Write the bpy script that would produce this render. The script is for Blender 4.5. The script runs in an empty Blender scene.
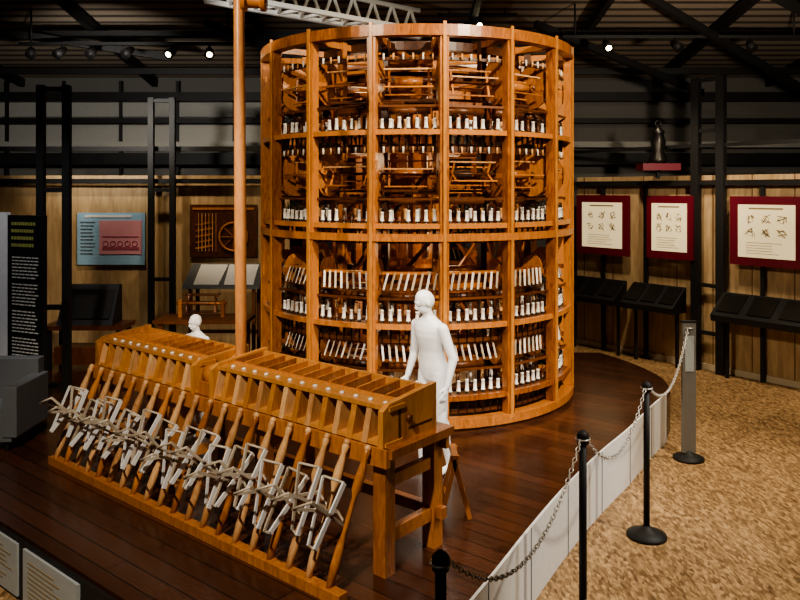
import bpy, math, random
from math import sin, cos, pi, radians
from mathutils import Vector, Matrix
random.seed(7)
scene = bpy.context.scene
V = Vector
try:
    scene.view_settings.look = 'AgX - Medium High Contrast'
except Exception:
    pass

# ------------------------------------------------------------------ materials
def new_mat(name):
    m = bpy.data.materials.new(name); m.use_nodes = True
    nt = m.node_tree
    return m, nt, nt.nodes['Principled BSDF']
def plain(name, col, rough=0.5, metal=0.0, emit=None, es=0.0):
    m, nt, b = new_mat(name)
    n = nt.nodes.new('ShaderNodeTexNoise'); n.inputs['Scale'].default_value = 14
    tc = nt.nodes.new('ShaderNodeTexCoord'); nt.links.new(tc.outputs['Object'], n.inputs['Vector'])
    mx = nt.nodes.new('ShaderNodeMixRGB'); mx.blend_type = 'MULTIPLY'; mx.inputs[0].default_value = 0.15
    mx.inputs[1].default_value = (*col, 1); nt.links.new(n.outputs['Fac'], mx.inputs[2])
    nt.links.new(mx.outputs[0], b.inputs['Base Color'])
    b.inputs['Roughness'].default_value = rough; b.inputs['Metallic'].default_value = metal
    if emit:
        b.inputs['Emission Color'].default_value = (*emit, 1); b.inputs['Emission Strength'].default_value = es
    return m
def wood(name, c1, c2, rough=0.4, scale=(9, 9, 2.0)):
    m, nt, b = new_mat(name)
    tc = nt.nodes.new('ShaderNodeTexCoord')
    mp = nt.nodes.new('ShaderNodeMapping'); mp.inputs['Scale'].default_value = scale
    nt.links.new(tc.outputs['Object'], mp.inputs['Vector'])
    n = nt.nodes.new('ShaderNodeTexNoise'); n.inputs['Scale'].default_value = 3; n.inputs['Detail'].default_value = 6
    n.inputs['Distortion'].default_value = 1.2
    nt.links.new(mp.outputs[0], n.inputs['Vector'])
    at = nt.nodes.new('ShaderNodeAttribute'); at.attribute_name = 'tint'
    ad = nt.nodes.new('ShaderNodeMath'); ad.operation = 'MULTIPLY_ADD'
    nt.links.new(at.outputs['Fac'], ad.inputs[0]); ad.inputs[1].default_value = 0.55
    nt.links.new(n.outputs['Fac'], ad.inputs[2])
    r = nt.nodes.new('ShaderNodeValToRGB')
    r.color_ramp.elements[0].position = 0.38; r.color_ramp.elements[0].color = (*c1, 1)
    r.color_ramp.elements[1].position = 1.0; r.color_ramp.elements[1].color = (*c2, 1)
    nt.links.new(ad.outputs[0], r.inputs[0]); nt.links.new(r.outputs[0], b.inputs['Base Color'])
    b.inputs['Roughness'].default_value = rough
    return m
M_wood = wood('machine_wood', (0.17, 0.046, 0.011), (0.56, 0.215, 0.055), 0.28)
M_wood2 = wood('bench_wood', (0.23, 0.070, 0.017), (0.60, 0.24, 0.065), 0.28)
M_dark = wood('dark_wood', (0.040, 0.012, 0.004), (0.15, 0.048, 0.012), 0.38)
M_lite = wood('light_wood', (0.40, 0.18, 0.065), (0.78, 0.46, 0.21), 0.38)
M_yel = wood('yellow_wood', (0.34, 0.13, 0.028), (0.64, 0.29, 0.075), 0.28)
M_pole = wood('pole_wood', (0.55, 0.22, 0.07), (0.78, 0.38, 0.15), 0.35)
M_grey = wood('grey_slat', (0.34, 0.27, 0.18), (0.66, 0.58, 0.46), 0.5)
M_white = plain('bobbin_white', (0.90, 0.87, 0.80), 0.5)
M_wslat = plain('slat_white', (0.95, 0.95, 0.94), 0.45)
M_mann = plain('mannequin_white', (0.97, 0.97, 0.97), 0.45)
M_steel = plain('dark_steel', (0.05, 0.045, 0.04), 0.35, 0.8)
M_black = plain('black_paint', (0.010, 0.009, 0.009), 0.6)
M_chain = plain('chain_metal', (0.75, 0.73, 0.68), 0.35, 0.6)
M_maroon = plain('maroon_frame', (0.15, 0.009, 0.022), 0.45)
M_ink = plain('ink_brown', (0.34, 0.26, 0.15), 0.6)
M_cream = plain('panel_cream', (0.86, 0.74, 0.46), 0.6, 0, (1.0, 0.80, 0.45), 0.5)  # emission puts a slight lit glow into the panel colour
M_trim = plain('trim_cream', (0.70, 0.60, 0.42), 0.6)
M_skirt = plain('skirt_white', (0.93, 0.93, 0.91), 0.5)
M_greyp = plain('grey_fabric', (0.13, 0.135, 0.14), 0.7)
M_greypost = plain('grey_post', (0.24, 0.23, 0.21), 0.4, 0.3)
M_girder = plain('pale_girder', (0.75, 0.76, 0.72), 0.5)
M_clad = plain('wall_cladding_grey', (0.40, 0.39, 0.36), 0.7)
M_sheet = plain('info_sheet', (0.40, 0.43, 0.43), 0.5)
M_textw = plain('text_white', (0.80, 0.77, 0.68), 0.6)
M_texty = plain('text_yellow', (0.42, 0.42, 0.12), 0.6)
M_blue = plain('poster_blue', (0.38, 0.62, 0.85), 0.5)
M_pink = plain('poster_pink', (0.85, 0.40, 0.46), 0.5)
M_pinkd = plain('poster_rose', (0.45, 0.12, 0.18), 0.5)
M_lamp = plain('lamp_glow', (1, 0.9, 0.7), 0.5, 0, (1.0, 0.82, 0.5), 18)
M_wallg = plain('upper_wall_grey', (0.17, 0.16, 0.145), 0.8)
M_room = plain('room_wall_dark', (0.06, 0.055, 0.05), 0.9)

def floor_dark():
    m, nt, b = new_mat('platform_boards')
    tc = nt.nodes.new('ShaderNodeTexCoord'); mp = nt.nodes.new('ShaderNodeMapping')
    mp.inputs['Rotation'].default_value = (0, 0, radians(39))
    nt.links.new(tc.outputs['Object'], mp.inputs['Vector'])
    br = nt.nodes.new('ShaderNodeTexBrick'); br.inputs['Scale'].default_value = 1.0
    br.inputs['Brick Width'].default_value = 2.4; br.inputs['Row Height'].default_value = 0.16
    br.inputs['Mortar Size'].default_value = 0.006
    br.inputs['Color1'].default_value = (0.135, 0.048, 0.024, 1); br.inputs['Color2'].default_value = (0.075, 0.028, 0.015, 1)
    br.inputs['Mortar'].default_value = (0.010, 0.005, 0.003, 1)
    nt.links.new(mp.outputs[0], br.inputs['Vector'])
    mp2 = nt.nodes.new('ShaderNodeMapping'); mp2.inputs['Scale'].default_value = (1.5, 18, 1)
    nt.links.new(mp.outputs[0], mp2.inputs['Vector'])
    n = nt.nodes.new('ShaderNodeTexNoise'); n.inputs['Scale'].default_value = 3; n.inputs['Detail'].default_value = 5
    nt.links.new(mp2.outputs[0], n.inputs['Vector'])
    mx = nt.nodes.new('ShaderNodeMixRGB'); mx.blend_type = 'MULTIPLY'; mx.inputs[0].default_value = 0.7
    nt.links.new(br.outputs['Color'], mx.inputs[1]); nt.links.new(n.outputs['Fac'], mx.inputs[2])
    nt.links.new(mx.outputs[0], b.inputs['Base Color'])
    b.inputs['Roughness'].default_value = 0.24
    return m
def osb():
    m, nt, b = new_mat('osb_floor')
    tc = nt.nodes.new('ShaderNodeTexCoord')
    ns = nt.nodes.new('ShaderNodeTexNoise'); ns.inputs['Scale'].default_value = 5; ns.inputs['Detail'].default_value = 4
    nt.links.new(tc.outputs['Object'], ns.inputs['Vector'])
    cols = []
    for i, rot in enumerate((15, 70, 130)):
        mp = nt.nodes.new('ShaderNodeMapping'); mp.inputs['Rotation'].default_value = (0, 0, radians(rot))
        mp.inputs['Scale'].default_value = (46, 18, 1); mp.inputs['Location'].default_value = (i * 3.3, i * 1.7, 0)
        nt.links.new(tc.outputs['Object'], mp.inputs['Vector'])
        vo = nt.nodes.new('ShaderNodeTexVoronoi'); vo.inputs['Scale'].default_value = 1.0
        nt.links.new(mp.outputs[0], vo.inputs['Vector'])
        bw = nt.nodes.new('ShaderNodeRGBToBW'); nt.links.new(vo.outputs['Color'], bw.inputs[0])
        cols.append(bw)
    a1 = nt.nodes.new('ShaderNodeMath'); a1.operation = 'MAXIMUM'
    nt.links.new(cols[0].outputs[0], a1.inputs[0]); nt.links.new(cols[1].outputs[0], a1.inputs[1])
    a2 = nt.nodes.new('ShaderNodeMath'); a2.operation = 'MULTIPLY'
    nt.links.new(a1.outputs[0], a2.inputs[0]); nt.links.new(cols[2].outputs[0], a2.inputs[1])
    a3 = nt.nodes.new('ShaderNodeMath'); a3.operation = 'MULTIPLY_ADD'; a3.inputs[1].default_value = 1.25
    nt.links.new(a2.outputs[0], a3.inputs[0])
    sc_ = nt.nodes.new('ShaderNodeMath'); sc_.operation = 'MULTIPLY'; sc_.inputs[1].default_value = 0.3
    nt.links.new(ns.outputs['Fac'], sc_.inputs[0]); nt.links.new(sc_.outputs[0], a3.inputs[2])
    r = nt.nodes.new('ShaderNodeValToRGB')
    r.color_ramp.elements[0].position = 0.15; r.color_ramp.elements[0].color = (0.13, 0.068, 0.026, 1)
    r.color_ramp.elements[1].position = 0.95; r.color_ramp.elements[1].color = (0.58, 0.37, 0.18, 1)
    nt.links.new(a3.outputs[0], r.inputs[0]); nt.links.new(r.outputs[0], b.inputs['Base Color'])
    b.inputs['Roughness'].default_value = 0.5
    return m
def ply():
    m, nt, b = new_mat('plywood_panelling')
    tc = nt.nodes.new('ShaderNodeTexCoord'); mp = nt.nodes.new('ShaderNodeMapping')
    mp.inputs['Scale'].default_value = (3, 3, 0.5)
    nt.links.new(tc.outputs['Object'], mp.inputs['Vector'])
    n = nt.nodes.new('ShaderNodeTexNoise'); n.inputs['Scale'].default_value = 4; n.inputs['Detail'].default_value = 6; n.inputs['Distortion'].default_value = 0.8
    nt.links.new(mp.outputs[0], n.inputs['Vector'])
    r = nt.nodes.new('ShaderNodeValToRGB')
    r.color_ramp.elements[0].position = 0.3; r.color_ramp.elements[0].color = (0.38, 0.24, 0.12, 1)
    r.color_ramp.elements[1].position = 0.75; r.color_ramp.elements[1].color = (0.60, 0.43, 0.23, 1)
    nt.links.new(n.outputs['Fac'], r.inputs[0]); nt.links.new(r.outputs[0], b.inputs['Base Color'])
    b.inputs['Roughness'].default_value = 0.6
    return m
def corr():
    m, nt, b = new_mat('roof_boards')
    tc = nt.nodes.new('ShaderNodeTexCoord')
    w = nt.nodes.new('ShaderNodeTexWave'); w.bands_direction = 'Y'; w.inputs['Scale'].default_value = 1.1
    w.inputs['Distortion'].default_value = 0.2
    nt.links.new(tc.outputs['Object'], w.inputs['Vector'])
    r = nt.nodes.new('ShaderNodeValToRGB')
    r.color_ramp.elements[0].position = 0.1; r.color_ramp.elements[0].color = (0.06, 0.048, 0.038, 1)
    r.color_ramp.elements[1].position = 0.5; r.color_ramp.elements[1].color = (0.30, 0.24, 0.18, 1)
    nt.links.new(w.outputs['Fac'], r.inputs[0]); nt.links.new(r.outputs[0], b.inputs['Base Color'])
    b.inputs['Roughness'].default_value = 0.8
    return m
M_floor = floor_dark(); M_osb = osb(); M_ply = ply(); M_roof = corr()

# ------------------------------------------------------------------ mesh builder
class MB:
    def __init__(s): s.v = []; s.f = []; s.m = []; s.t = []; s.mats = []; s.sm = []
    def mi(s, mat):
        if mat not in s.mats: s.mats.append(mat)
        return s.mats.index(mat)
    def add(s, vs, fs, mat, smooth=False, tint=None):
        o = len(s.v); t = random.random() if tint is None else tint
        s.v += [tuple(v) for v in vs]; s.t += [t] * len(vs); k = s.mi(mat)
        for f in fs: s.f.append([o + i for i in f]); s.m.append(k); s.sm.append(smooth)
    def beam(s, a, b, w, h, mat, up=(0, 0, 1)):
        a = V(a); b = V(b); d = (b - a).normalized(); up = V(up)
        if abs(d.dot(up)) > 0.98: up = V((0, 1, 0))
        x = d.cross(up).normalized(); y = x.cross(d).normalized()
        vs = []
        for p in (a, b):
            for sx, sy in ((-1, -1), (1, -1), (1, 1), (-1, 1)):
                vs.append(p + x * (sx * w / 2) + y * (sy * h / 2))
        s.add(vs, [(0, 1, 2, 3), (7, 6, 5, 4), (0, 4, 5, 1), (1, 5, 6, 2), (2, 6, 7, 3), (3, 7, 4, 0)], mat)
    def box(s, c, size, mat, rz=0.0):
        c = V(c); hx = size[0] / 2
        d = V((cos(rz), sin(rz), 0))
        s.beam(c - d * hx, c + d * hx, size[1], size[2], mat)
    def lathe(s, a, b, prof, mat, n=10):
        a = V(a); b = V(b); ax = b - a; d = ax.normalized()
        up = V((0, 0, 1)) if abs(d.z) < 0.95 else V((1, 0, 0))
        x = d.cross(up).normalized(); y = x.cross(d).normalized()
        vs = []; fs = []
        for t, r in prof:
            for i in range(n):
                an = 2 * pi * i / n
                vs.append(a + ax * t + (x * cos(an) + y * sin(an)) * r)
        for j in range(len(prof) - 1):
            for i in range(n):
                k = (i + 1) % n
                fs.append((j * n + i, j * n + k, (j + 1) * n + k, (j + 1) * n + i))
        fs.append(tuple(range(n))[::-1]); fs.append(tuple((len(prof) - 1) * n + i for i in range(n)))
        s.add(vs, fs, mat, True)
    def loft(s, rings, mat, n=28):
        # rings: (z, rx, ry, cy) elliptical sections, bottom to top
        vs = []; fs = []
        for z, rx, ry, cy in rings:
            for i in range(n):
                a = 2 * pi * i / n; vs.append((rx * cos(a), cy + ry * sin(a), z))
        for j in range(len(rings) - 1):
            for i in range(n):
                k = (i + 1) % n
                fs.append((j * n + i, j * n + k, (j + 1) * n + k, (j + 1) * n + i))
        fs.append(tuple(range(n))[::-1]); fs.append(tuple((len(rings) - 1) * n + i for i in range(n)))
        s.add(vs, fs, mat, True)
    def cyl(s, a, b, r, mat, n=10, r2=None):
        s.lathe(a, b, [(0, r), (1, r if r2 is None else r2)], mat, n)
    def hoop(s, c, r0, r1, z0, z1, mat, n=96, a0=0, a1=2 * pi):
        full = abs(a1 - a0 - 2 * pi) < 1e-6
        vs = []; fs = []
        for i in range(n + (0 if full else 1)):
            an = a0 + (a1 - a0) * i / n
            for r, z in ((r0, z0), (r1, z0), (r1, z1), (r0, z1)):
                vs.append((c[0] + r * sin(an), c[1] - r * cos(an), z))
        cnt = n
        N = n if full else n + 1
        for i in range(cnt):
            k = (i + 1) % N
            for j in range(4):
                l = (j + 1) % 4
                fs.append((i * 4 + j, k * 4 + j, k * 4 + l, i * 4 + l))
        if not full: fs.append((0, 1, 2, 3)); fs.append((n * 4 + 3, n * 4 + 2, n * 4 + 1, n * 4))
        s.add(vs, fs, mat, False)
    def prism(s, pts, off, mat):
        n = len(pts); off = V(off)
        vs = [V(p) for p in pts] + [V(p) + off for p in pts]
        fs = [tuple(range(n)), tuple(range(2 * n - 1, n - 1, -1))]
        for i in range(n): fs.append((i, (i + 1) % n, n + (i + 1) % n, n + i))
        s.add(vs, fs, mat)
    def ball(s, c, rad, mat, n=12, m=8, rot=None):
        if not hasattr(rad, '__len__'): rad = (rad,) * 3
        vs = []; fs = []; c = V(c)
        for j in range(1, m):
            ph = pi * j / m
            for i in range(n):
                an = 2 * pi * i / n
                vs.append(V((rad[0] * sin(ph) * cos(an), rad[1] * sin(ph) * sin(an), rad[2] * cos(ph))))
        vs.append(V((0, 0, rad[2]))); vs.append(V((0, 0, -rad[2])))
        if rot: vs = [rot @ v for v in vs]
        vs = [v + c for v in vs]
        T = len(vs) - 2; B = T + 1
        for j in range(m - 2):
            for i in range(n):
                k = (i + 1) % n
                fs.append((j * n + i, (j + 1) * n + i, (j + 1) * n + k, j * n + k))
        for i in range(n):
            k = (i + 1) % n
            fs.append((T, i, k)); fs.append((B, (m - 2) * n + k, (m - 2) * n + i))
        s.add(vs, fs, mat, True)
    def torus(s, c, R, r, x, y, mat, n=10, m=5, sx=1.0):
        x = V(x).normalized(); y = V(y).normalized(); z = x.cross(y); c = V(c); vs = []; fs = []
        for i in range(n):
            a = 2 * pi * i / n
            cc = c + x * (R * cos(a) * sx) + y * (R * sin(a)); d = (x * cos(a) + y * sin(a))
            for j in range(m):
                b = 2 * pi * j / m
                vs.append(cc + d * (r * cos(b)) + z * (r * sin(b)))
        for i in range(n):
            for j in range(m):
                k = (i + 1) % n; l = (j + 1) % m
                fs.append((i * m + j, k * m + j, k * m + l, i * m + l))
        s.add(vs, fs, mat, True)
    def obj(s, name, bevel=0):
        me = bpy.data.meshes.new(name); me.from_pydata(s.v, [], s.f)
        for m in s.mats: me.materials.append(m)
        me.polygons.foreach_set('material_index', s.m); me.polygons.foreach_set('use_smooth', s.sm)
        at = me.attributes.new('tint', 'FLOAT', 'POINT'); at.data.foreach_set('value', s.t)
        me.update()
        o = bpy.data.objects.new(name, me); scene.collection.objects.link(o)
        if bevel:
            b = o.modifiers.new('bevel', 'BEVEL'); b.width = bevel; b.segments = 2; b.limit_method = 'ANGLE'
        return o

FL = -0.45      # museum floor; platform top is z = 0

# ------------------------------------------------------------------ camera
cam = bpy.data.cameras.new('camera'); co = bpy.data.objects.new('camera', cam); scene.collection.objects.link(co)
co.location = (0, 0, 2.6); co.rotation_euler = (pi / 2, 0, 0)
cam.lens = 33.75; cam.sensor_width = 36; cam.shift_y = -0.1375; cam.clip_end = 100
scene.camera = co

# ------------------------------------------------------------------ room shell
def slab(name, pts, z0, z1, mat):
    b = MB(); b.prism([(x, y, z0) for x, y in pts], (0, 0, z1 - z0), mat); return b.obj(name)
slab('floor', [(-10, -3), (10, -3), (10, 16), (-10, 16)], FL - 0.1, FL, M_osb)
slab('wall_back', [(-10, 16), (10, 16), (10, 16.2), (-10, 16.2)], FL, 5.2, M_wallg)
slab('wall_left', [(-10.2, -3), (-10, -3), (-10, 16.2), (-10.2, 16.2)], FL, 8, M_room)
slab('wall_right', [(10, -3), (10.2, -3), (10.2, 16.2), (10, 16.2)], FL, 8, M_room)
slab('wall_front', [(-10, -3.2), (10, -3.2), (10, -3), (-10, -3)], FL, 8, M_room)
b = MB(); b.prism([(-10.2, -3.2, 7.88), (10.2, -3.2, 7.88), (10.2, 16.3, 4.955), (-10.2, 16.3, 4.955)], (0, 0, 0.1), M_roof); b.obj('ceiling')

# platform
arc = [(3.2, 12.0), (3.5, 11.2), (3.62, 10.4), (3.48, 9.65), (3.2, 9.1), (2.83, 8.55), (2.36, 7.8), (1.88, 7.1), (1.38, 6.3), (0.93, 5.5), (0.53, 4.75), (0.15, 4.1), (-0.3, 3.6)]
def smooth_pts(p, k=6):
    out = []
    for i in range(len(p) - 1):
        p0 = V((*p[max(i - 1, 0)], 0)); p1 = V((*p[i], 0)); p2 = V((*p[i + 1], 0)); p3 = V((*p[min(i + 2, len(p) - 1)], 0))
        for j in range(k):
            t = j / k
            q = 0.5 * ((2 * p1) + (p2 - p0) * t + (2 * p0 - 5 * p1 + 4 * p2 - p3) * t * t + (3 * p1 - p0 - 3 * p2 + p3) * t ** 3)
            out.append((q.x, q.y))
    out.append(p[-1]); return out
sarc = smooth_pts(arc)
left_edge = [(-1.89, 4.875), (-3.15, 5.9), (-7.5, 9.43), (-7.5, 12.0)]
slab('platform', sarc + left_edge, FL, 0.0, M_floor)
b = MB()
sk = smooth_pts(arc[4:])
for i in range(len(sk) - 1):
    x0, y0 = sk[i]; x1, y1 = sk[i + 1]
    d = V((x1 - x0, y1 - y0, 0)).normalized(); n = V((-d.y, d.x, 0))
    if n.x < 0: n = -n
    a = V((x0, y0, 0)) + n * 0.012; c = V((x1, y1, 0)) + n * 0.012
    b.prism([a + V((0, 0, FL)), c + V((0, 0, FL)), c + V((0, 0, 0.13)), a + V((0, 0, 0.13))], n * 0.02, M_skirt)
    if i % 6 == 0:
        b.beam(a + n * 0.022 + V((0, 0, FL)), a + n * 0.022 + V((0, 0, 0.13)), 0.006, 0.006, M_greyp)
b.obj('platform_skirt')
b = MB()
b.prism([(-7.5, 9.41, FL + .01), (-0.35, 3.58, FL + .01), (-0.35, 3.58, 0), (-7.5, 9.41, 0)], (-0.013, -0.016, 0), M_black)
b.obj('platform_fascia')

def sheet(px0, py0, px1, py1):
    b = MB(); a = V((px0, py0, 0)); c = V((px1, py1, 0)); n = V((-0.63, -0.776, 0)); a += n * 0.05; c += n * 0.05
    b.prism([a + V((0, 0, FL + .03)), c + V((0, 0, FL + .03)), c + V((0, 0, -0.03)), a + V((0, 0, -0.03))], n * 0.02, M_sheet)
    d = (c - a)
    for k in range(9):
        z = -0.1 - k * 0.035
        p = a + d * 0.1 + n * 0.023; q = a + d * (0.55 + 0.35 * random.random()) + n * 0.023
        b.beam(p + V((0, 0, z)), q + V((0, 0, z)), 0.004, 0.008, M_ink)
    b.obj('info_sheet')
sheet(-3.42, 6.12, -2.80, 5.62); sheet(-2.72, 5.55, -2.10, 5.04)

# ------------------------------------------------------------------ circular throwing mill
C = (0.22, 10.0); R = 1.99
def pol(r, deg, z):
    a = radians(deg); return V((C[0] + r * sin(a), C[1] - r * cos(a), z))
b = MB()
ZT = 4.37; STEP = 22.5; OFF = 7.3
angs = [OFF + STEP * i for i in range(16)]
b.hoop(C, 1.45, R + 0.02, 0.0, 0.05, M_dark)
b.hoop(C, R - 0.10, R + 0.05, 0.05, 0.14, M_wood)
b.hoop(C, R - 0.02, R + 0.05, 2.05, 2.13, M_wood)
b.hoop(C, R - 0.08, R + 0.05, ZT - 0.12, ZT, M_wood)
b.hoop(C, 1.25, 1.35, ZT - 0.15, ZT - 0.05, M_dark)
for i, a in enumerate(angs):
    ar = radians(a); rad = V((sin(ar), -cos(ar), 0)); tan = V((cos(ar), sin(ar), 0))
    b.beam(pol(R - 0.02, a, 0.04), pol(R - 0.02, a, ZT - 0.02), 0.095, 0.10, M_wood, up=rad)
    b.beam(pol(R + 0.045, a, 0.1), pol(R + 0.045, a, ZT + 0.03), 0.035, 0.02, M_yel, up=rad)
    b.beam(pol(1.47, a, 0.04), pol(1.47, a, ZT - 0.04), 0.08, 0.08, M_dark if i % 2 else M_wood, up=rad)
    b.beam(pol(0.1, a, ZT - 0.09), pol(R, a, ZT - 0.09), 0.06, 0.07, M_wood)
    for z in (0.33, 1.08, 2.10, 3.18):
        b.beam(pol(1.45, a, z), pol(R, a, z), 0.05, 0.07, M_wood)
    for z in (0.80, 1.66, 2.78, 3.82):
        pts = []
        rr = 0.26 if z > 2 else 0.17
        c0 = pol(1.72, a, z)
        for k in range(15):
            t = 2 * pi * k / 15
            pts.append(c0 + rad * (rr * cos(t) * 0.8) + V((0, 0, rr * sin(t))))
        pts = [p - tan * 0.015 for p in pts]
        b.prism(pts, tan * 0.03, M_wood2)
        b.cyl(c0 - tan * 0.03, c0 + tan * 0.03, 0.04, M_dark)
        b.beam(pol(1.45, a, z - 0.02), pol(R, a, z - 0.02), 0.045, 0.05, M_wood)
tiers = [(0.41, 0), (1.18, 1), (2.26, 2), (3.27, 3)]
for zb, ti in tiers:
    b.hoop(C, R - 0.20, R + 0.01, zb - 0.05, zb - 0.025, M_dark)
    b.hoop(C, R - 0.02, R + 0.02, zb - 0.075, zb - 0.02, M_wood)
    b.hoop(C, R - 0.14, R - 0.10, zb - 0.24, zb - 0.20, M_dark)
    b.hoop(C, 1.45, 1.60, zb - 0.06, zb - 0.03, M_dark)
    zr = zb + (0.42 if ti < 2 else 0.52)
    for i, a in enumerate(angs):
        for k in range(7):
            aa = a + STEP * (k + 0.85) / 7.7
            p = pol(R - 0.10, aa, zb)
            b.lathe(p + V((0, 0, -0.25)), p + V((0, 0, 0.02)), [(0, 0.006), (0.5, 0.012), (0.8, 0.022), (1, 0.01)], M_steel, 6)
            hh = 0.10 + 0.03 * random.random()
            b.lathe(p, p + V((0, 0, hh)), [(0, 0.026), (0.1, 0.026), (0.14, 0.020), (0.86, 0.018), (0.9, 0.022), (1, 0.016)], M_white if random.random() < 0.85 else M_dark, 8)
            b.cyl(p + V((0, 0, hh)), p + V((0, 0, hh + 0.06)), 0.006, M_steel, 5)
            if k % 2 == 0:
                p = pol(1.53, aa + 1, zb)
                b.lathe(p, p + V((0, 0, 0.13)), [(0, 0.03), (0.15, 0.022), (0.85, 0.02), (1, 0.028)], M_lite if k % 4 else M_white, 7)
                b.cyl(p + V((0, 0, -0.22)), p, 0.01, M_steel, 5)
        a1 = a + STEP
        b.beam(pol(R - 0.05, a + 1, zb + 0.24), pol(R - 0.05, a1 - 1, zb + 0.24), 0.02, 0.025, M_dark)
        b.beam(pol(1.50, a, zb + 0.32), pol(1.50, a1, zb + 0.32), 0.04, 0.06, M_dark if i % 2 else M_wood)
        b.cyl(pol(1.62, a + 3, zb + 0.22), pol(1.62, a1 - 3, zb + 0.22), 0.045, M_dark, 10)
        if ti < 2:
            b.beam(pol(R - 0.12, a + 2, zr - 0.09), pol(R - 0.12, a1 - 2, zr - 0.09), 0.03, 0.03, M_dark)
            b.beam(pol(R - 0.16, a + 2, zr + 0.09), pol(R - 0.16, a1 - 2, zr + 0.09), 0.03, 0.03, M_wood)
            sl = (1.3 if (i + ti) % 3 else -0.8)
            for k in range(8):
                aa = a + STEP * (k + 1.2) / 9.4
                b.beam(pol(R - 0.11, aa, zr - 0.09), pol(R - 0.15, aa + sl, zr + 0.09), 0.022, 0.012, M_grey if k % 3 else M_white)
        else:
            c0 = pol(R - 0.22, a + 1.5, zr); c1 = pol(R - 0.22, a1 - 1.5, zr)
            b.cyl(c0, c1, 0.016, M_dark, 8)
            d = (c1 - c0).normalized(); u = V((0, 0, 1)); w = d.cross(u)
            ph = random.random() * pi / 2
            tips = []
            for t in (0.14, 0.86):
                cc = c0.lerp(c1, t); row = []
                for q in range(4):
                    an = ph + q * pi / 2; tip = cc + (u * cos(an) + w * sin(an)) * 0.15
                    b.beam(cc, tip, 0.022, 0.014, M_wood); row.append(tip)
                tips.append(row)
            for q in range(4):
                b.beam(tips[0][q] - d * 0.06, tips[1][q] + d * 0.06, 0.028, 0.016, M_lite if q == 0 else M_wood)
            if i % 2:
                b.cyl(c0.lerp(c1, .25), c0.lerp(c1, .75), 0.05, M_wood, 10)
            b.beam(pol(R - 0.1, a + 1, zr + 0.24), pol(R - 0.1, a1 - 1, zr + 0.24), 0.03, 0.03, M_dark)
            b.beam(pol(R - 0.3, a + 1, zr - 0.19), pol(R - 0.3, a1 - 1, zr - 0.19), 0.035, 0.03, M_dark)
            for k in range(6):
                aa = a + STEP * (k + 1) / 7
                b.cyl(pol(R - 0.08, aa, zr + 0.22), pol(R - 0.08, aa, zr + 0.29), 0.012, M_lite if k % 2 else M_white, 6)
for i in range(10):
    a = 12 + 36 * i
    b.beam(pol(1.08, a, 0.1), pol(1.08, a, ZT - 0.15), 0.09, 0.09, M_wood)
    for z in (0.5, 1.3, 2.15, 3.1, 3.95):
        b.beam(pol(0.15, a, z), pol(1.1, a, z), 0.06, 0.08, M_wood)
    for z in (0.5, 1.3, 2.15, 3.1):
        b.beam(pol(1.12, a, z), pol(1.12, a + 36, z + 0.8), 0.04, 0.05, M_dark if i % 2 else M_wood)
    for z in (0.75, 1.55, 2.6, 3.6):
        b.hoop(C, 1.25, 1.29, z, z + 0.16, M_wood if i % 3 == 0 else M_dark, n=6, a0=radians(a), a1=radians(a + 22))
        b.beam(pol(1.1, a + 10, z + .08), pol(1.27, a + 10, z + .08), 0.04, 0.04, M_wood)
for z in (0.5, 1.3, 2.15, 3.1, 3.95):
    b.hoop(C, 1.04, 1.13, z - 0.05, z + 0.05, M_dark, n=48)
b.lathe((C[0], C[1], 0.0), (C[0], C[1], ZT), [(0, 0.22), (0.03, 0.17), (0.97, 0.15), (1, 0.19)], M_wood, 8)
for k in range(10):
    a = 36 * k
    b.beam(pol(0.34, a, 1.7), pol(0.34, a, 4.1), 0.10, 0.03, M_wood2)
b.hoop(C, 0.2, 0.42, 1.6, 1.72, M_wood, n=24); b.hoop(C, 0.2, 0.42, 4.0, 4.12, M_wood, n=24)
b.hoop(C, 0.2, 0.95, 0.18, 0.24, M_grey, n=32)
b.obj('circular_silk_throwing_mill')

# ------------------------------------------------------------------ winding bench
O = V((-0.1, 5.0, 0)); L = V((-0.77, 0.64, 0)).normalized(); Bk = V((0.64, 0.77, 0)).normalized()
def BP(s, d, z): return O + L * s + Bk * d + V((0, 0, z))
b = MB(); LEN = 3.75
def bbox(s0, s1, d0, d1, z0, z1, mat):
    b.beam(BP(s0, (d0 + d1) / 2, (z0 + z1) / 2), BP(s1, (d0 + d1) / 2, (z0 + z1) / 2), abs(d1 - d0), z1 - z0, mat)
for s in (0.06, 1.3, 2.5, LEN - .06):
    for d in (0.06, 0.60):
        b.beam(BP(s, d, 0.0), BP(s, d, 0.82), 0.11, 0.10, M_wood2, up=Bk)
    bbox(s - 0.03, s + 0.03, 0.1, 0.56, 0.20, 0.29, M_wood2)
    bbox(s - 0.03, s + 0.03, 0.1, 0.56, 0.58, 0.66, M_wood2)
bbox(-0.05, LEN, 0.57, 0.63, 0.22, 0.30, M_wood2)
bbox(-0.08, LEN + 0.05, -0.02, 0.68, 0.82, 0.88, M_wood2)
bbox(-0.05, LEN, -0.045, -0.005, 0.76, 0.88, M_wood2)
bbox(-0.05, LEN, 0.62, 0.66, 0.72, 0.86, M_wood2)
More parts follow.
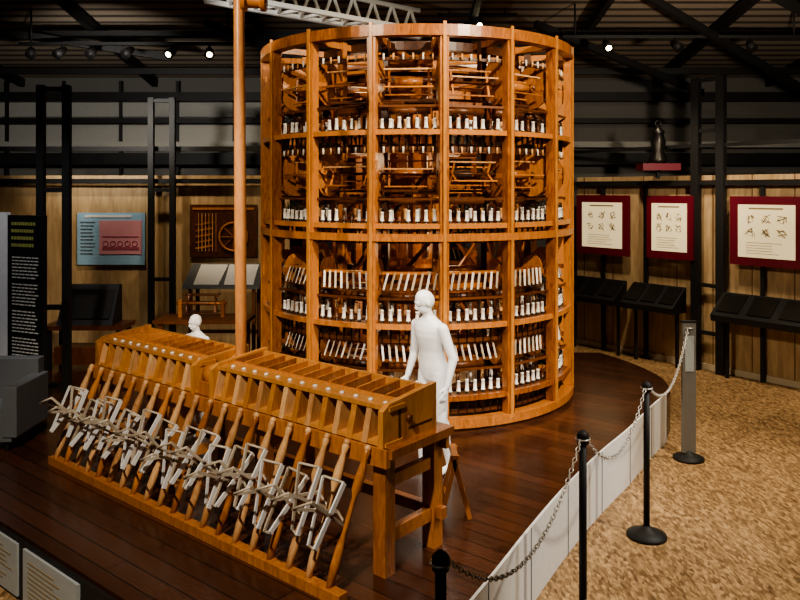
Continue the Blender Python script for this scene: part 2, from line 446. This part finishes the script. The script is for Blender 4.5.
def section(s0, s1, zt, n):
    z0 = 0.88
    bbox(s0, s1, 0.14, 0.17, z0, zt - 0.03, M_dark)
    bbox(s0 - 0.01, s1, 0.0, 0.18, z0, z0 + 0.025, M_yel)
    bbox(s0 - 0.01, s1, 0.04, 0.20, zt - 0.03, zt, M_yel)
    bbox(s0, s1, 0.20, 0.23, z0, zt + 0.01, M_wood2)
    bbox(s0, s1, 0.52, 0.55, z0, zt + 0.045, M_yel)
    bbox(s0, s1, 0.25, 0.52, z0 + 0.06, z0 + 0.08, M_dark)
    for se in (s0, s1 - .04):
        p = [BP(se, -0.02, z0), BP(se, 0.57, z0), BP(se, 0.57, zt + 0.07), BP(se, 0.05, zt + 0.02), BP(se, -0.02, zt - .02)]
        b.prism(p, L * 0.045, M_yel)
    for k in range(n + 1):
        s = s0 + 0.03 + (s1 - s0 - 0.06) * k / n
        p = [BP(s - .014, -0.01, z0), BP(s - .014, 0.15, z0), BP(s - .014, 0.15, zt - .02), BP(s - .014, 0.05, zt - .02)]
        b.prism(p, L * 0.05, M_lite if k % 2 else M_yel)
        # upright dividers of the top trough
        b.beam(BP(s, 0.22, zt - .05), BP(s, 0.53, zt - .03), 0.02, 0.15, M_wood2)
        if k < n:
            sm = s + (s1 - s0) / n / 2
            b.lathe(BP(sm, 0.26, zt - 0.05), BP(sm, 0.48, zt - 0.04), [(0, .045), (.08, .045), (.1, .030), (.9, .030), (.92, .045), (1, .045)], M_grey if k % 2 else M_lite, 9)
    for k in range(n):
        s = s0 + 0.08 + (s1 - s0 - 0.1) * k / n
        b.ball(BP(s, 0.10, zt + 0.005), (0.02, 0.02, 0.012), M_white, 8, 5)
section(0.0, 1.90, 1.14, 13)
section(2.12, LEN, 1.13, 11)
bbox(1.94, 2.10, 0.02, 0.3, 0.88, 0.98, M_wood2)
b.cyl(BP(1.96, 0.12, 1.03), BP(2.08, 0.12, 1.03), 0.09, M_wood2, 16)
b.cyl(BP(1.92, 0.12, 1.03), BP(2.11, 0.12, 1.03), 0.03, M_dark, 10)
b.cyl(BP(-0.0, 0.24, 1.03), BP(-0.03, 0.24, 1.03), 0.025, M_dark, 12)
OUT = -0.40
b.beam(BP(0.0, OUT, 0.035), BP(LEN + 0.1, OUT, 0.035), 0.08, 0.07, M_wood2)
b.beam(BP(0.1, OUT + 0.12, 0.30), BP(LEN, OUT + 0.12, 0.30), 0.03, 0.03, M_dark)
NB = 20
for k in range(NB):
    s = 0.10 + (LEN - 0.10) * k / (NB - 1)
    a0 = BP(s, -0.06, 0.87); a1 = BP(s + 0.03, OUT, 0.06)
    b.lathe(a0, a1, [(0, .018), (.03, .028), (.08, .018), (.20, .032), (.30, .034), (.36, .015), (.5, .017), (.62, .016), (.72, .028), (.85, .032), (1, .020)], M_lite if k % 3 else M_wood2, 10)
    b.ball(a0, 0.026, M_lite, 8, 6)
# swifts: two clean crosses per axle with pale battens
for k in range(NB - 1):
    s = 0.10 + (LEN - 0.10) * (k + 0.5) / (NB - 1)
    lift = 0.045 * sin(k * 1.9)
    c0 = BP(s, -0.385, 0.52 + lift)
    ax = L
    u = V((0, 0, 1)); w = Bk
    b.cyl(c0 - ax * 0.085, c0 + ax * 0.085, 0.012, M_dark, 8)
    ph = radians(52 + 13 * sin(k * 2.3))
    tips = []
    ra = 0.215
    for e, off in ((-.065, 0), (.065, radians(20))):
        cc = c0 + ax * e; row = []
        for q in range(2):
            a1 = ph + off + q * radians(88)
            dd = w * cos(a1) + u * sin(a1)
            wide = .036 if (q == 0 and e < 0) else .020
            b.beam(cc - dd * ra, cc + dd * ra, 0.012, wide, M_wslat if (q == 0 and e < 0) or (k % 3 == 0 and q == 0) else M_grey, up=ax.cross(dd))
            row += [cc + dd * ra, cc - dd * ra]
        tips.append(row)
    for q in range(4):
        b.cyl(tips[0][q], tips[1][q], 0.009, M_grey, 6)
b.obj('silk_winding_bench')
# pole
b = MB(); pb = BP(2.02, 0.40, 0.88)
top = V((pb.x - 0.03, pb.y, 6.2))
b.lathe(pb + V((0, 0, 0.18)), top, [(0, .048), (.25, .052), (1, .044)], M_pole, 14)
b.beam(pb + V((0, 0, .002)), pb + V((0, 0, 0.26)), 0.15, 0.15, M_pole)
b.beam(pb + V((-.01, 0, 3.52)), pb + V((-.02, 0, 4.9)), 0.10, 0.11, M_wood)
b.lathe(V((pb.x, pb.y, 4.26)), V((pb.x + 0.22, pb.y, 4.26)), [(0, .09), (.2, .09), (.25, .06), (.75, .06), (.8, .09), (1, .09)], M_wood, 14)
b.obj('wooden_drive_pole', 0.004)

# ------------------------------------------------------------------ small folding trestle beside the bench
b = MB(); c = V((0.43, 6.0, 0.018))
for y in (-.11, .11):
    b.beam(c + V((-.11, y, 0)), c + V((.02, y, .5)), .025, .035, M_wood2); b.beam(c + V((.12, y, 0)), c + V((-.02, y, .5)), .025, .035, M_wood2)
b.beam(c + V((0, -.14, .49)), c + V((0, .14, .49)), .05, .03, M_wood2); b.beam(c + V((-.07, -.11, .16)), c + V((-.07, .11, .16)), .02, .025, M_wood2)
b.beam(c + V((.08, -.11, .16)), c + V((.08, .11, .16)), .02, .025, M_wood2)
b.obj('wooden_trestle')

# ------------------------------------------------------------------ mannequins
def mannequin(name, loc, rz, sc, pose):
    b = MB()
    def cap(a, c, r0, r1):
        a = V(a); c = V(c)
        b.lathe(a, c, [(0, r0), (1, r1)], M_mann, 16); b.ball(a, r0, M_mann, 16, 12); b.ball(c, r1, M_mann, 16, 12)
    P = pose
    for sx, kk, an in ((-1, P['lk'], P['la']), (1, P['rk'], P['ra'])):
        hip = V((sx * .078, 0, .92)); kn = V((sx * .085 + kk[0], kk[1], .50)); ak = V((sx * .085 + an[0], an[1], .085))
        cap(hip, kn, .088, .056); cap(kn, ak, .055, .036)
        mid = kn.lerp(ak, .32) + V((0, .016, 0)); b.ball(mid, (.050, .050, .14), M_mann)
        x, y = ak.x, ak.y
        b.ball((x, y + .02, .05), (.036, .045, .05), M_mann)
        cap((x, y + .01, .035), (x + sx * .015, y - .13, .030), .035, .03)
        b.ball((x + sx * .018, y - .15, .026), (.042, .055, .024), M_mann)
    b.loft([(.83, .10, .08, .01), (.87, .145, .105, .012), (.93, .168, .120, .014), (.99, .162, .115, .01), (1.06, .145, .102, .004), (1.13, .138, .096, 0),
            (1.20, .148, .103, -.004), (1.27, .162, .110, -.006), (1.33, .176, .106, -.003), (1.375, .180, .090, 0), (1.405, .155, .076, .004), (1.43, .10, .066, .006), (1.455, .062, .058, .004)], M_mann)
    cap((0, .008, 1.41), (0, -.015, 1.50), .058, .050)
    hd = V((0, -.03, 1.585)); rt = Matrix.Rotation(radians(P['head']), 3, 'Z') @ Matrix.Rotation(radians(P.get('nod', 12)), 3, 'X')
    def H(x, y, z): return hd + rt @ V((x, y, z))
    b.ball(H(0, .012, .02), (.075, .093, .095), M_mann, 20, 14, rt)
    b.ball(H(0, -.022, -.045), (.056, .064, .068), M_mann, 16, 12, rt)
    b.ball(H(0, -.04, -.09), (.03, .035, .022), M_mann, 10, 8, rt)
    b.lathe(H(0, -.083, .02), H(0, -.104, -.028), [(0, .008), (1, .014)], M_mann, 8); b.ball(H(0, -.098, -.03), .013, M_mann)
    b.ball(H(0, -.076, .028), (.050, .016, .011), M_mann, 10, 8, rt)
    b.ball(H(0, -.081, -.06), (.024, .012, .008), M_mann, 10, 8, rt); b.ball(H(0, -.078, -.072), (.02, .012, .007), M_mann, 10, 8, rt)
    for sx in (-1, 1):
        b.ball(H(sx * .03, -.075, .005), (.013, .010, .008), M_mann, 8, 6, rt)
        b.ball(H(sx * .075, .012, -.005), (.010, .02, .033), M_mann, 10, 8, rt)
    for sx, k in ((-1, 'L'), (1, 'R')):
        sh = V((sx * .172, .003, 1.352)); el = V(P['el' + k]); wr = V(P['wr' + k])
        cap(sh, el, .055, .042); cap(el, wr, .042, .028)
        d = (wr - el).normalized()
        side = d.cross(V((sx, 0, 0))).normalized()
        if P.get('flat'): side = d.cross(V((0, 0, 1))).normalized()
        nn = side.cross(d)
        if (not P.get('flat')) and nn.x * sx < 0: nn = -nn
        fw = side if side.y < 0 else -side
        palm = wr + d * .05
        rot = Matrix((side, d, side.cross(d))).transposed()
        b.ball(palm, (.040, .055, .017), M_mann, 12, 8, rot)
        for q, (o, ln) in enumerate(((-.028, .058), (-.010, .073), (.010, .078), (.028, .065))):
            p0 = palm + d * .035 + fw * o; p1 = p0 + d * ln * .55 + fw * o * .15; p2 = p1 + (d * .8 - nn * .45).normalized() * ln * .5
            cap(p0, p1, .0095, .009); cap(p1, p2, .009, .0075)
        t0 = palm - d * .02 + fw * .032; t1 = t0 + fw * .028 + d * .03; t2 = t1 + d * .035 - nn * .01
        cap(t0, t1, .012, .011); cap(t1, t2, .011, .009)
    ln = P.get('lean', 0)
    b.v = [(x, y - max(0, z - .93) * ln, z) for x, y, z in b.v]
    o = b.obj(name)
    m = o.modifiers.new('remesh', 'REMESH'); m.mode = 'VOXEL'; m.voxel_size = 0.007; m.use_smooth_shade = True
    m = o.modifiers.new('smooth', 'SMOOTH'); m.factor = 0.5; m.iterations = 6
    o.location = loc; o.rotation_euler = (0, 0, rz); o.scale = (sc,) * 3
    return o
pose1 = dict(lk=(-.01, -.07), la=(-.01, -.05), rk=(.02, .0), ra=(.03, .10), head=-28, nod=20, lean=.13,
             elL=(-.235, .00, 1.08), wrL=(-.235, -.11, .87), elR=(.245, .03, 1.08), wrR=(.235, -.06, .84))
mannequin('standing_mannequin', (0.31, 6.95, 0.002), radians(-48), 0.99, pose1)
pose2 = dict(lk=(0, -.03), la=(0, .02), rk=(.02, -.03), ra=(.02, .02), head=-10, flat=True,
             elL=(-.24, .02, 1.10), wrL=(-.17, -.20, 1.02), elR=(.24, .02, 1.10), wrR=(.17, -.20, 1.02))
mannequin('child_mannequin', (-2.17, 8.0, 0.002), radians(-30), 0.75, pose2)

# ------------------------------------------------------------------ barrier posts and chains
posts = [(0.19, 3.5, 1.37), (1.28, 5.25, 1.37), (2.17, 6.6, 1.37), (3.27, 8.5, 1.55)]
for i, (x, y, h) in enumerate(posts):
    b = MB(); p = V((x, y, FL)); mt = M_black if i < 3 else M_greypost
    b.lathe(p, p + V((0, 0, 0.10)), [(0, .17), (.25, .17), (.5, .10), (.8, .045), (1, .03)], mt if i < 3 else M_black, 24)
    if i < 3:
        b.cyl(p + V((0, 0, .08)), p + V((0, 0, h - .04)), 0.027, mt, 14)
        b.lathe(p + V((0, 0, h - .10)), p + V((0, 0, h)), [(0, .03), (.1, .042), (.7, .042), (.85, .03), (1, .012)], mt, 14)
    else:
        b.beam(p + V((0, 0, .08)), p + V((0, 0, h)), .15, .05, mt); b.beam(p + V((0, 0, h)), p + V((0, 0, h + .02)), .17, .06, M_black)
        b.beam(p + V((0, -.03, 1.0)), p + V((0, -.03, 1.4)), .10, .008, M_sheet)
    b.torus(p + V((0, 0, h - .06)), .05, .006, (1, 0, 0), (0, 1, 0), M_chain)
    b.obj('barrier_post')
for i in range(3):
    b = MB(); x0, y0, h0 = posts[i]; x1, y1, h1 = posts[i + 1]
    A = V((x0, y0, FL + h0 - .06)); Bq = V((x1, y1, FL + h1 - .06)); dr = (Bq - A).normalized(); A = A + dr * .055; Bq = Bq - dr * .055; D = (Bq - A).length
    n = int(D * 1.12 / .038); sag = .34 if i else .42
    for k in range(n):
        t = (k + .5) / n; q = A.lerp(Bq, t); q.z -= 4 * sag * t * (1 - t)
        tg = (Bq - A).normalized() * 1.0 + V((0, 0, -4 * sag * (1 - 2 * t) / D)); tg.normalize()
        s1 = tg.cross(V((0, 0, 1))).normalized(); s2 = s1.cross(tg)
        b.torus(q, .013, .0042, tg, s1 if k % 2 else s2, M_chain, 8, 5, 1.7)
    b.obj('barrier_chain')

# ------------------------------------------------------------------ partitions
slab('wall_partition_left', [(-9.9, 12.9), (-1.9, 12.9), (-1.9, 13.0), (-9.9, 13.0)], FL, 2.85, M_ply)
slab('wall_partition_middle', [(-1.85, 15.0), (3.5, 15.0), (3.5, 15.1), (-1.85, 15.1)], FL, 2.85, M_room)
W0 = V((3.87, 14.5, 0)); WD = V((2.29, -2.95, 0)); Wd = WD.normalized(); Wn = V((Wd.y, -Wd.x, 0))
if Wn.x > 0: Wn = -Wn
def WP(t, z, o=0.0): return W0 + WD * t + Wn * o + V((0, 0, z))
b = MB(); b.prism([WP(-.15, FL), WP(1.45, FL), WP(1.45, 2.85), WP(-.15, 2.85)], -Wn * 0.1, M_ply)
for k in range(9):
    b.beam(WP(-.1 + k * .18, FL, .003), WP(-.1 + k * .18, 2.85, .003), .012, .008, M_dark, up=Wn)
b.obj('wall_partition_right')
b = MB(); b.beam(WP(-.15, FL + .05, .02), WP(1.45, FL + .05, .02), .04, .10, M_trim); b.obj('baseboard_right')
b = MB()
b.beam(WP(-.2, 2.72, .12), WP(1.45, 2.72, .12), .08, .09, M_black); b.beam(WP(-.2, 3.35, .12), WP(1.45, 3.35, .12), .06, .06, M_black)
for t in (.04, .29, .86, 1.05):
    b.beam(WP(t, FL, .10), WP(t, 2.72, .10), .06, .06, M_black, up=Wn)
for t in (.56, .68):
    b.beam(WP(t, FL, .15), WP(t, 4.5, .15), .14, .11, M_black, up=Wn)
for z in (0.2, 1.0, 2.72, 3.6, 4.45): b.beam(WP(.56, z, .15), WP(.68, z, .15), .06, .06, M_black)
b.obj('steel_frame_right')
def wall_panel(t0, t1, z0, z1):
    b = MB()
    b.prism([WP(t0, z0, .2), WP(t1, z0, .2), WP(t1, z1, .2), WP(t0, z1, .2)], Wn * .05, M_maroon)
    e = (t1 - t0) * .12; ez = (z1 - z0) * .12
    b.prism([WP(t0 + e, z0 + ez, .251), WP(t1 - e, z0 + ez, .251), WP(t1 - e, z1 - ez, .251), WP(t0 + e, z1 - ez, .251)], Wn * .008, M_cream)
    ts = t1 - t0 - 2 * e; zs = z1 - z0 - 2 * ez
    for r in range(2):
        for c in range(3):
            cx = t0 + e + ts * (.22 + .28 * c); cz = z1 - ez - zs * (.28 + .25 * r)
            for q in range(6):
                a = WP(cx + ts * random.uniform(-.09, .09), cz + random.uniform(-.08, .08), .262)
                c2 = WP(cx + ts * random.uniform(-.09, .09), cz + random.uniform(-.08, .08), .262)
                b.beam(a, c2, .006, random.uniform(.006, .014), M_ink)
            b.torus(WP(cx, cz, .262), .05, .003, Wd, (0, 0, 1), M_ink, 14, 4)
    b.beam(WP(t0 + e + ts * .2, z1 - ez - .06, .262), WP(t1 - e - ts * .2, z1 - ez - .06, .262), .004, .025, M_ink)
    for q in range(5):
        z = z0 + ez + zs * (.28 - .05 * q)
        b.beam(WP(t0 + e + ts * .15, z, .262), WP(t0 + e + ts * .15 + ts * random.uniform(.45, .65), z, .262), .004, .007, M_ink)
    b.obj('framed_drawing_panel')
wall_panel(-.10, .22, 1.38, 2.50); wall_panel(.32, .56, 1.40, 2.50); wall_panel(.735, 1.05, 1.40, 2.50)
def lectern(t0, t1):
    b = MB()
    a = [WP(t0, .93, .20), WP(t0, .60, .62), WP(t0, .50, .60), WP(t0, .50, .20)]
    b.prism(a, WD * (t1 - t0), M_black)
    for k in range(3):
        w_ = (t1 - t0) / 3; tt = t0 + w_ * (k + .5)
        b.prism([WP(tt - w_ * .38, .90, .26), WP(tt + w_ * .38, .90, .26), WP(tt + w_ * .38, .66, .565), WP(tt - w_ * .38, .66, .565)], (0, 0, .01), M_steel)
    for t in (t0 + .03, t1 - .03):
        b.beam(WP(t, FL, .3), WP(t, .52, .3), .05, .05, M_black)
    b.obj('reading_lectern')
lectern(-.13, .20); lectern(.24, .52); lectern(.70, 1.1)
b = MB(); c = WP(.40, 3.0, .35)
b.box(c, (.65, .4, .12), M_maroon)
b.lathe(c + V((0, 0, .06)), c + V((0, 0, .75)), [(0, .15), (.1, .16), (.3, .10), (.55, .13), (.75, .09), (.8, .12), (.92, .04), (1, .03)], M_steel, 14)
b.torus(c + V((0, 0, .76)), .05, .01, (1, 0, 0), (0, 0, 1), M_black)
b.beam(c + V((0, 0, -.2)), c, .05, .05, M_black)
b.obj('shelf_lantern')

def frame(x, y, w, top, z0):
    b = MB()
    for sx in (-1, 1): b.beam((x + sx * w / 2, y, z0), (x + sx * w / 2, y, top), .09, .09, M_black)
    for z in (z0 + .1, 1.1, 2.6, top - .05): b.beam((x - w / 2, y, z), (x + w / 2, y, z), .06, .06, M_black)
    b.obj('steel_portal_frame')
frame(-4.43, 9.6, .33, 3.94, 0)
frame(-4.0, 12.6, .36, 4.15, FL)
b = MB()
for z in (2.75, 3.3): b.beam((-9.9, 12.78, z), (-1.9, 12.78, z), .07, .08, M_black)
b.obj('steel_rail_left')
b = MB()
for z, r, m in ((3.55, .06, M_clad), (4.05, .05, M_black), (4.55, .09, M_black), (3.25, .12, M_black)):
    b.beam((-9.9, 15.7, z), (9.9, 15.7, z), r * 2, r * 2, m)
b.obj('wall_service_ducts')
b = MB(); b.beam((-9.9, 15.9, 3.8), (-1, 15.9, 3.8), .06, .35, M_clad); b.beam((-9.9, 15.9, 4.3), (-1, 15.9, 4.3), .06, .3, M_clad)
for k in range(8): b.beam((-9.5 + k * 1.2, 15.85, 2.8), (-9.5 + k * 1.2, 15.85, 4.9), .06, .06, M_black)
b.obj('back_wall_cladding')

b = MB()
def zr(y): return 7.4 - .15 * y
for x in (-8, -5.2, -2.4, 1.2, 3.2, 5.4, 7.8):
    b.beam((x, 2, zr(2) - .15), (x, 15.9, zr(15.9) - .15), .10, .16, M_black)
for y in (8, 10.4, 12.6, 14.6):
    b.beam((-9.9, y, zr(y) - .3), (9.9, y, zr(y) - .3), .08, .12, M_black)
for a, c in (((2.2, 12.2, 5.3), (5.6, 13.9, 4.4)), ((3.6, 11.2, 5.55), (7.2, 13.2, 4.3)), ((-3.2, 12.3, 5.35), (-1.2, 12.6, 4.6)), ((5.0, 10.6, 5.5), (7.8, 11.6, 4.5)), ((-7.5, 12.0, 5.3), (-4.0, 13, 4.9))):
    b.beam(a, c, .09, .12, M_black)
b.obj('roof_steelwork')
b = MB()
A = V((-2.5, 9.6, 5.02)); Bq = V((0.3, 11.6, 4.95)); u = V((0, 0, .42))
side = V((.25, -.35, 0))
for o in (V((0, 0, 0)), u, side):
    b.beam(A + o, Bq + o, .06, .06, M_girder)
for k in range(10):
    p = A.lerp(Bq, k / 10); q = A.lerp(Bq, (k + 1) / 10); m = (p + q) / 2
    b.beam(p, m + u, .035, .035, M_girder); b.beam(m + u, q, .035, .035, M_girder); b.beam(p, m + side, .035, .035, M_girder); b.beam(m + side, q, .035, .035, M_girder)
b.obj('lattice_girder')
def track(x0, x1, y, z, xs, glow=()):
    b = MB(); b.beam((x0, y, z), (x1, y, z), .05, .05, M_black)
    for k, x in enumerate(xs):
        c = V((x, y, z - .12)); d = V((random.uniform(-.3, .5), -.8, -.55)).normalized()
        b.cyl((x, y, z), c, .015, M_black, 6)
        b.lathe(c - d * .1, c + d * .14, [(0, .035), (.3, .06), (1, .085)], M_black, 12)
        b.cyl(c + d * .135, c + d * .145, .045, M_lamp if k in glow else M_black, 12)
    for x in (x0 + .2, x1 - .2): b.cyl((x, y, z), (x, y, zr(y) - .02), .015, M_black, 6)
    b.obj('track_spotlights')
track(-6.2, -2.6, 12.2, 4.98, (-6.0, -5.5, -5.0, -4.4, -3.7, -3.1), (4, 5))
track(2.6, 6.5, 12.0, 5.05, (3.3, 4.4, 5.6), (0,))
track(.6, 1.9, 12.2, 5.45, (1.3,), (0,))

# ------------------------------------------------------------------ left exhibits
b = MB(); b.prism([(-5.53, 12.88, 1.32), (-4.37, 12.88, 1.32), (-4.37, 12.88, 2.21), (-5.53, 12.88, 2.21)], (0, -.03, 0), M_blue)
b.prism([(-5.15, 12.85, 1.50), (-4.42, 12.85, 1.50), (-4.42, 12.85, 2.08), (-5.15, 12.85, 2.08)], (0, -.01, 0), M_pink)
for k in range(5): b.torus((-5.04 + k * .125, 12.838, 1.68), .045, .008, (1, 0, 0), (0, 0, 1), M_pinkd, 14, 4)
b.beam((-5.1, 12.838, 1.60), (-4.47, 12.838, 1.60), .006, .05, M_pinkd); b.beam((-5.1, 12.838, 1.80), (-4.47, 12.838, 1.80), .006, .02, M_pinkd)
for k in range(10): b.beam((-5.47, 12.845, 2.05 - k * .06), (-5.27 + .06 * random.random(), 12.845, 2.05 - k * .06), .01, .015, M_greyp)
b.beam((-5.4, 12.845, 2.15), (-4.6, 12.845, 2.15), .01, .04, M_skirt)
b.obj('blue_exhibit_poster')
b = MB(); b.prism([(-3.6, 12.88, 1.45), (-2.45, 12.88, 1.45), (-2.45, 12.88, 2.35), (-3.6, 12.88, 2.35)], (0, -.03, 0), M_dark)
b.torus((-2.85, 12.83, 1.8), .24, .02, (1, 0, 0), (0, 0, 1), M_wood, 24, 6)
for q in range(8): b.beam((-2.85, 12.83, 1.8), (-2.85 + .24 * cos(q * pi / 4), 12.83, 1.8 + .24 * sin(q * pi / 4)), .012, .012, M_wood)
for q in range(5): b.beam((-3.5, 12.84, 1.6 + q * .1), (-3.2, 12.84, 1.65 + q * .1), .01, .03, M_wood)
for q in range(6): b.beam((-3.45 + q * .06, 12.84, 1.55), (-3.45 + q * .06, 12.84, 2.2), .01, .012, M_lite)
b.beam((-3.55, 12.84, 2.28), (-2.5, 12.84, 2.28), .01, .04, M_wood)
b.obj('spinning_wheel_picture')
b = MB()
b.prism([(-3.25, 11.2, 1.12), (-2.1, 11.2, 1.12), (-2.1, 11.75, 1.42), (-3.25, 11.75, 1.42)], (0, 0, .03), M_greyp)
b.prism([(-3.1, 11.25, 1.18), (-2.72, 11.25, 1.18), (-2.68, 11.7, 1.425), (-3.1, 11.7, 1.425)], (0, 0, .015), M_skirt)
b.prism([(-2.64, 11.25, 1.18), (-2.2, 11.25, 1.18), (-2.2, 11.7, 1.425), (-2.66, 11.7, 1.425)], (0, 0, .015), M_skirt)
for x in (-3.15, -2.2):
    for y in (11.28, 11.68): b.beam((x, y, 0), (x, y, 1.13 + (y - 11.2) * .54), .05, .05, M_dark)
b.beam((-3.15, 11.68, .4), (-2.2, 11.68, .4), .05, .05, M_dark)
b.obj('book_lectern')
b = MB()
b.box((-2.75, 10.6, .78), (1.3, .6, .05), M_dark)
for x in (-3.3, -2.2):
    for y in (10.36, 10.84): b.beam((x, y, 0), (x, y, .76), .06, .06, M_dark)
b.beam((-3.1, 10.6, .80), (-3.1, 10.6, 1.05), .05, .05, M_wood); b.beam((-2.5, 10.6, .80), (-2.5, 10.6, 1.05), .05, .05, M_wood)
b.cyl((-3.15, 10.6, 1.0), (-2.45, 10.6, 1.0), .02, M_wood)
for q in range(6):
    an = q * pi / 3; o = V((0, cos(an), sin(an))) * .14
    for x in (-3.0, -2.6): b.beam(V((x, 10.6, 1.0)), V((x, 10.6, 1.0)) + o, .02, .02, M_wood)
    b.beam(V((-3.05, 10.6, 1.0)) + o, V((-2.55, 10.6, 1.0)) + o, .025, .015, M_dark)
b.obj('hand_reel_table')
b = MB()
b.box((-4.55, 11.0, .62), (1.15, .55, .06), M_dark)
for x in (-5.05, -4.05):
    for y in (10.8, 11.2): b.beam((x, y, 0), (x, y, .6), .06, .06, M_black)
b.prism([(-4.95, 10.8, .65), (-4.95, 11.2, .65), (-4.95, 11.2, 1.2), (-4.95, 11.1, 1.2)], (.8, 0, 0), M_black)
b.prism([(-4.9, 10.83, .74), (-4.2, 10.83, .74), (-4.2, 11.07, 1.13), (-4.9, 11.07, 1.13)], (0, -.012, .005), M_steel)
b.box((-4.6, 11.0, .2), (.8, .35, .25), M_dark)
b.obj('display_console')
b = MB()
a = V((-4.68, 9.05, 0)); c = V((-4.14, 8.80, 0)); n = V((-(c - a).y, (c - a).x, 0)).normalized() * -1
if n.y > 0: n = -n
def IP(t, z, o=0): return a.lerp(c, t) + V((0, 0, z)) + n * o
b.prism([IP(0, 0), IP(1, 0), IP(1, 2.30), IP(0, 2.30)], n * .06, M_black)
for k in range(4):
    x = .12
    while x < .75:
        w_ = random.uniform(.03, .07); b.beam(IP(x, 2.2 - k * .085, .065), IP(x + w_, 2.2 - k * .085, .065), .006, .038, M_texty); x += w_ + .025
for k in range(30):
    if k in (7, 15, 23): continue
    z = 1.80 - k * .040
    x = .14
    while x < .80:
        w_ = random.uniform(.05, .14); b.beam(IP(x, z, .065), IP(min(x + w_, .88), z, .065), .006, .013, M_textw); x += w_ + .03
b.prism([IP(.35, .28, .061), IP(.9, .28, .061), IP(.9, .52, .061), IP(.35, .52, .061)], n * .006, M_maroon)
b.obj('text_info_panel')
b = MB(); b.prism([(-5.15, 9.15, 0), (-4.72, 9.0, 0), (-4.72, 9.0, 2.33), (-5.15, 9.15, 2.33)], (0.02, .05, 0), M_skirt); b.obj('white_display_board')
b = MB(); c = V((-4.2, 7.75, 0.0))
b.box(c + V((0, 0, .24)), (.70, .65, .28), M_greyp); b.box(c + V((0, .3, .5)), (.70, .14, .62), M_greyp)
for sx in (-1, 1): b.box(c + V((sx * .34, 0, .40)), (.14, .68, .50), M_greyp)
for sx in (-1, 1):
    for sy in (-1, 1): b.cyl(c + V((sx * .28, sy * .26, 0.002)), c + V((sx * .28, sy * .26, .12)), .025, M_black)
b.obj('grey_armchair', 0.06)

# ------------------------------------------------------------------ lights
def spot(loc, tgt, e, col=(1, .80, .55), size=60, blend=.6, rad=.12):
    l = bpy.data.lights.new('gallery_or_fill_spot', 'SPOT'); l.energy = e; l.color = col; l.spot_size = radians(size); l.spot_blend = blend; l.shadow_soft_size = rad
    o = bpy.data.objects.new('gallery_or_fill_spot', l); scene.collection.objects.link(o); o.location = loc
    o.rotation_euler = (V(tgt) - V(loc)).to_track_quat('-Z', 'Y').to_euler()
def pt(loc, e, col=(1, .68, .38), rad=.15):
    l = bpy.data.lights.new('mill_fill_light', 'POINT'); l.energy = e; l.color = col; l.shadow_soft_size = rad
    o = bpy.data.objects.new('mill_fill_light', l); scene.collection.objects.link(o); o.location = loc
WA = (1, .84, .62)
spot((-3.5, 2.5, 6.3), (0.0, 9.0, 2.4), 1350, WA, size=52)
spot((3.6, 3.5, 6.0), (0.6, 9.0, 2.6), 2500, WA, size=52)
spot((-1.8, 1.0, 6.0), (-1.6, 6.0, .6), 1800, (1, .88, .72), size=50)
spot((0.4, 2.6, 5.8), (0.3, 6.9, 1.1), 900, (1, .97, .92), size=20)
spot((4.5, 4.2, 6.0), (2.6, 6.6, FL), 1150, (1, .88, .70), size=55)
spot((5.2, 8.0, 5.5), (4.0, 9.5, FL), 620, (1, .86, .66), size=70)
spot((5.0, 5.5, 2.8), (1.4, 6.6, -.2), 260, (1, .98, .95), size=48)  # added fill spot to whiten the platform skirt
spot((3.2, 10.8, 5.2), (4.4, 14.0, 1.4), 420, WA, size=62)
spot((4.6, 9.4, 5.5), (5.8, 12.0, 1.2), 420, WA, size=62)
spot((-4.6, 11.0, 5.2), (-4.8, 12.9, 1.6), 260, (1, .86, .66), size=62)
spot((-3.0, 11.0, 5.2), (-3.0, 12.9, 1.6), 240, (1, .80, .54), size=52)
spot((-4.0, 6.5, 5.8), (-4.6, 9.3, 1.0), 380, (.95, .95, 1), size=45)
spot((-4.5, 10.0, 4.0), (-5.5, 16.0, 4.2), 420, (1, .95, .86), size=75)  # added fill spot lifting the upper left back wall
spot((4.5, 8.0, 3.8), (5.5, 14.0, 5.2), 520, (1, .86, .68), size=85)  # added fill aimed upward to brighten the right ceiling boards
spot((-2.5, 7.8, 4.5), (-1.0, 10.6, 5.2), 220, (1, .97, .92), size=55)  # added fill that makes the lattice girder stand out pale
spot((0.3, 7.0, 5.9), (0.9, 7.6, 0), 220, WA, size=70)
spot((3.4, 10.0, 5.0), (2.4, 9.3, 0), 160, WA, size=60)
for z in (0.95, 1.9, 3.0, 3.9):
    for a in (0, 120, 240):
        q = pol(.75, a + 20, z); pt(q, 5)  # unseen fill lights added to brighten the mill interior
w = bpy.data.worlds.new('world'); scene.world = w; w.use_nodes = True
w.node_tree.nodes['Background'].inputs[0].default_value = (.5, .45, .4, 1); w.node_tree.nodes['Background'].inputs[1].default_value = .03
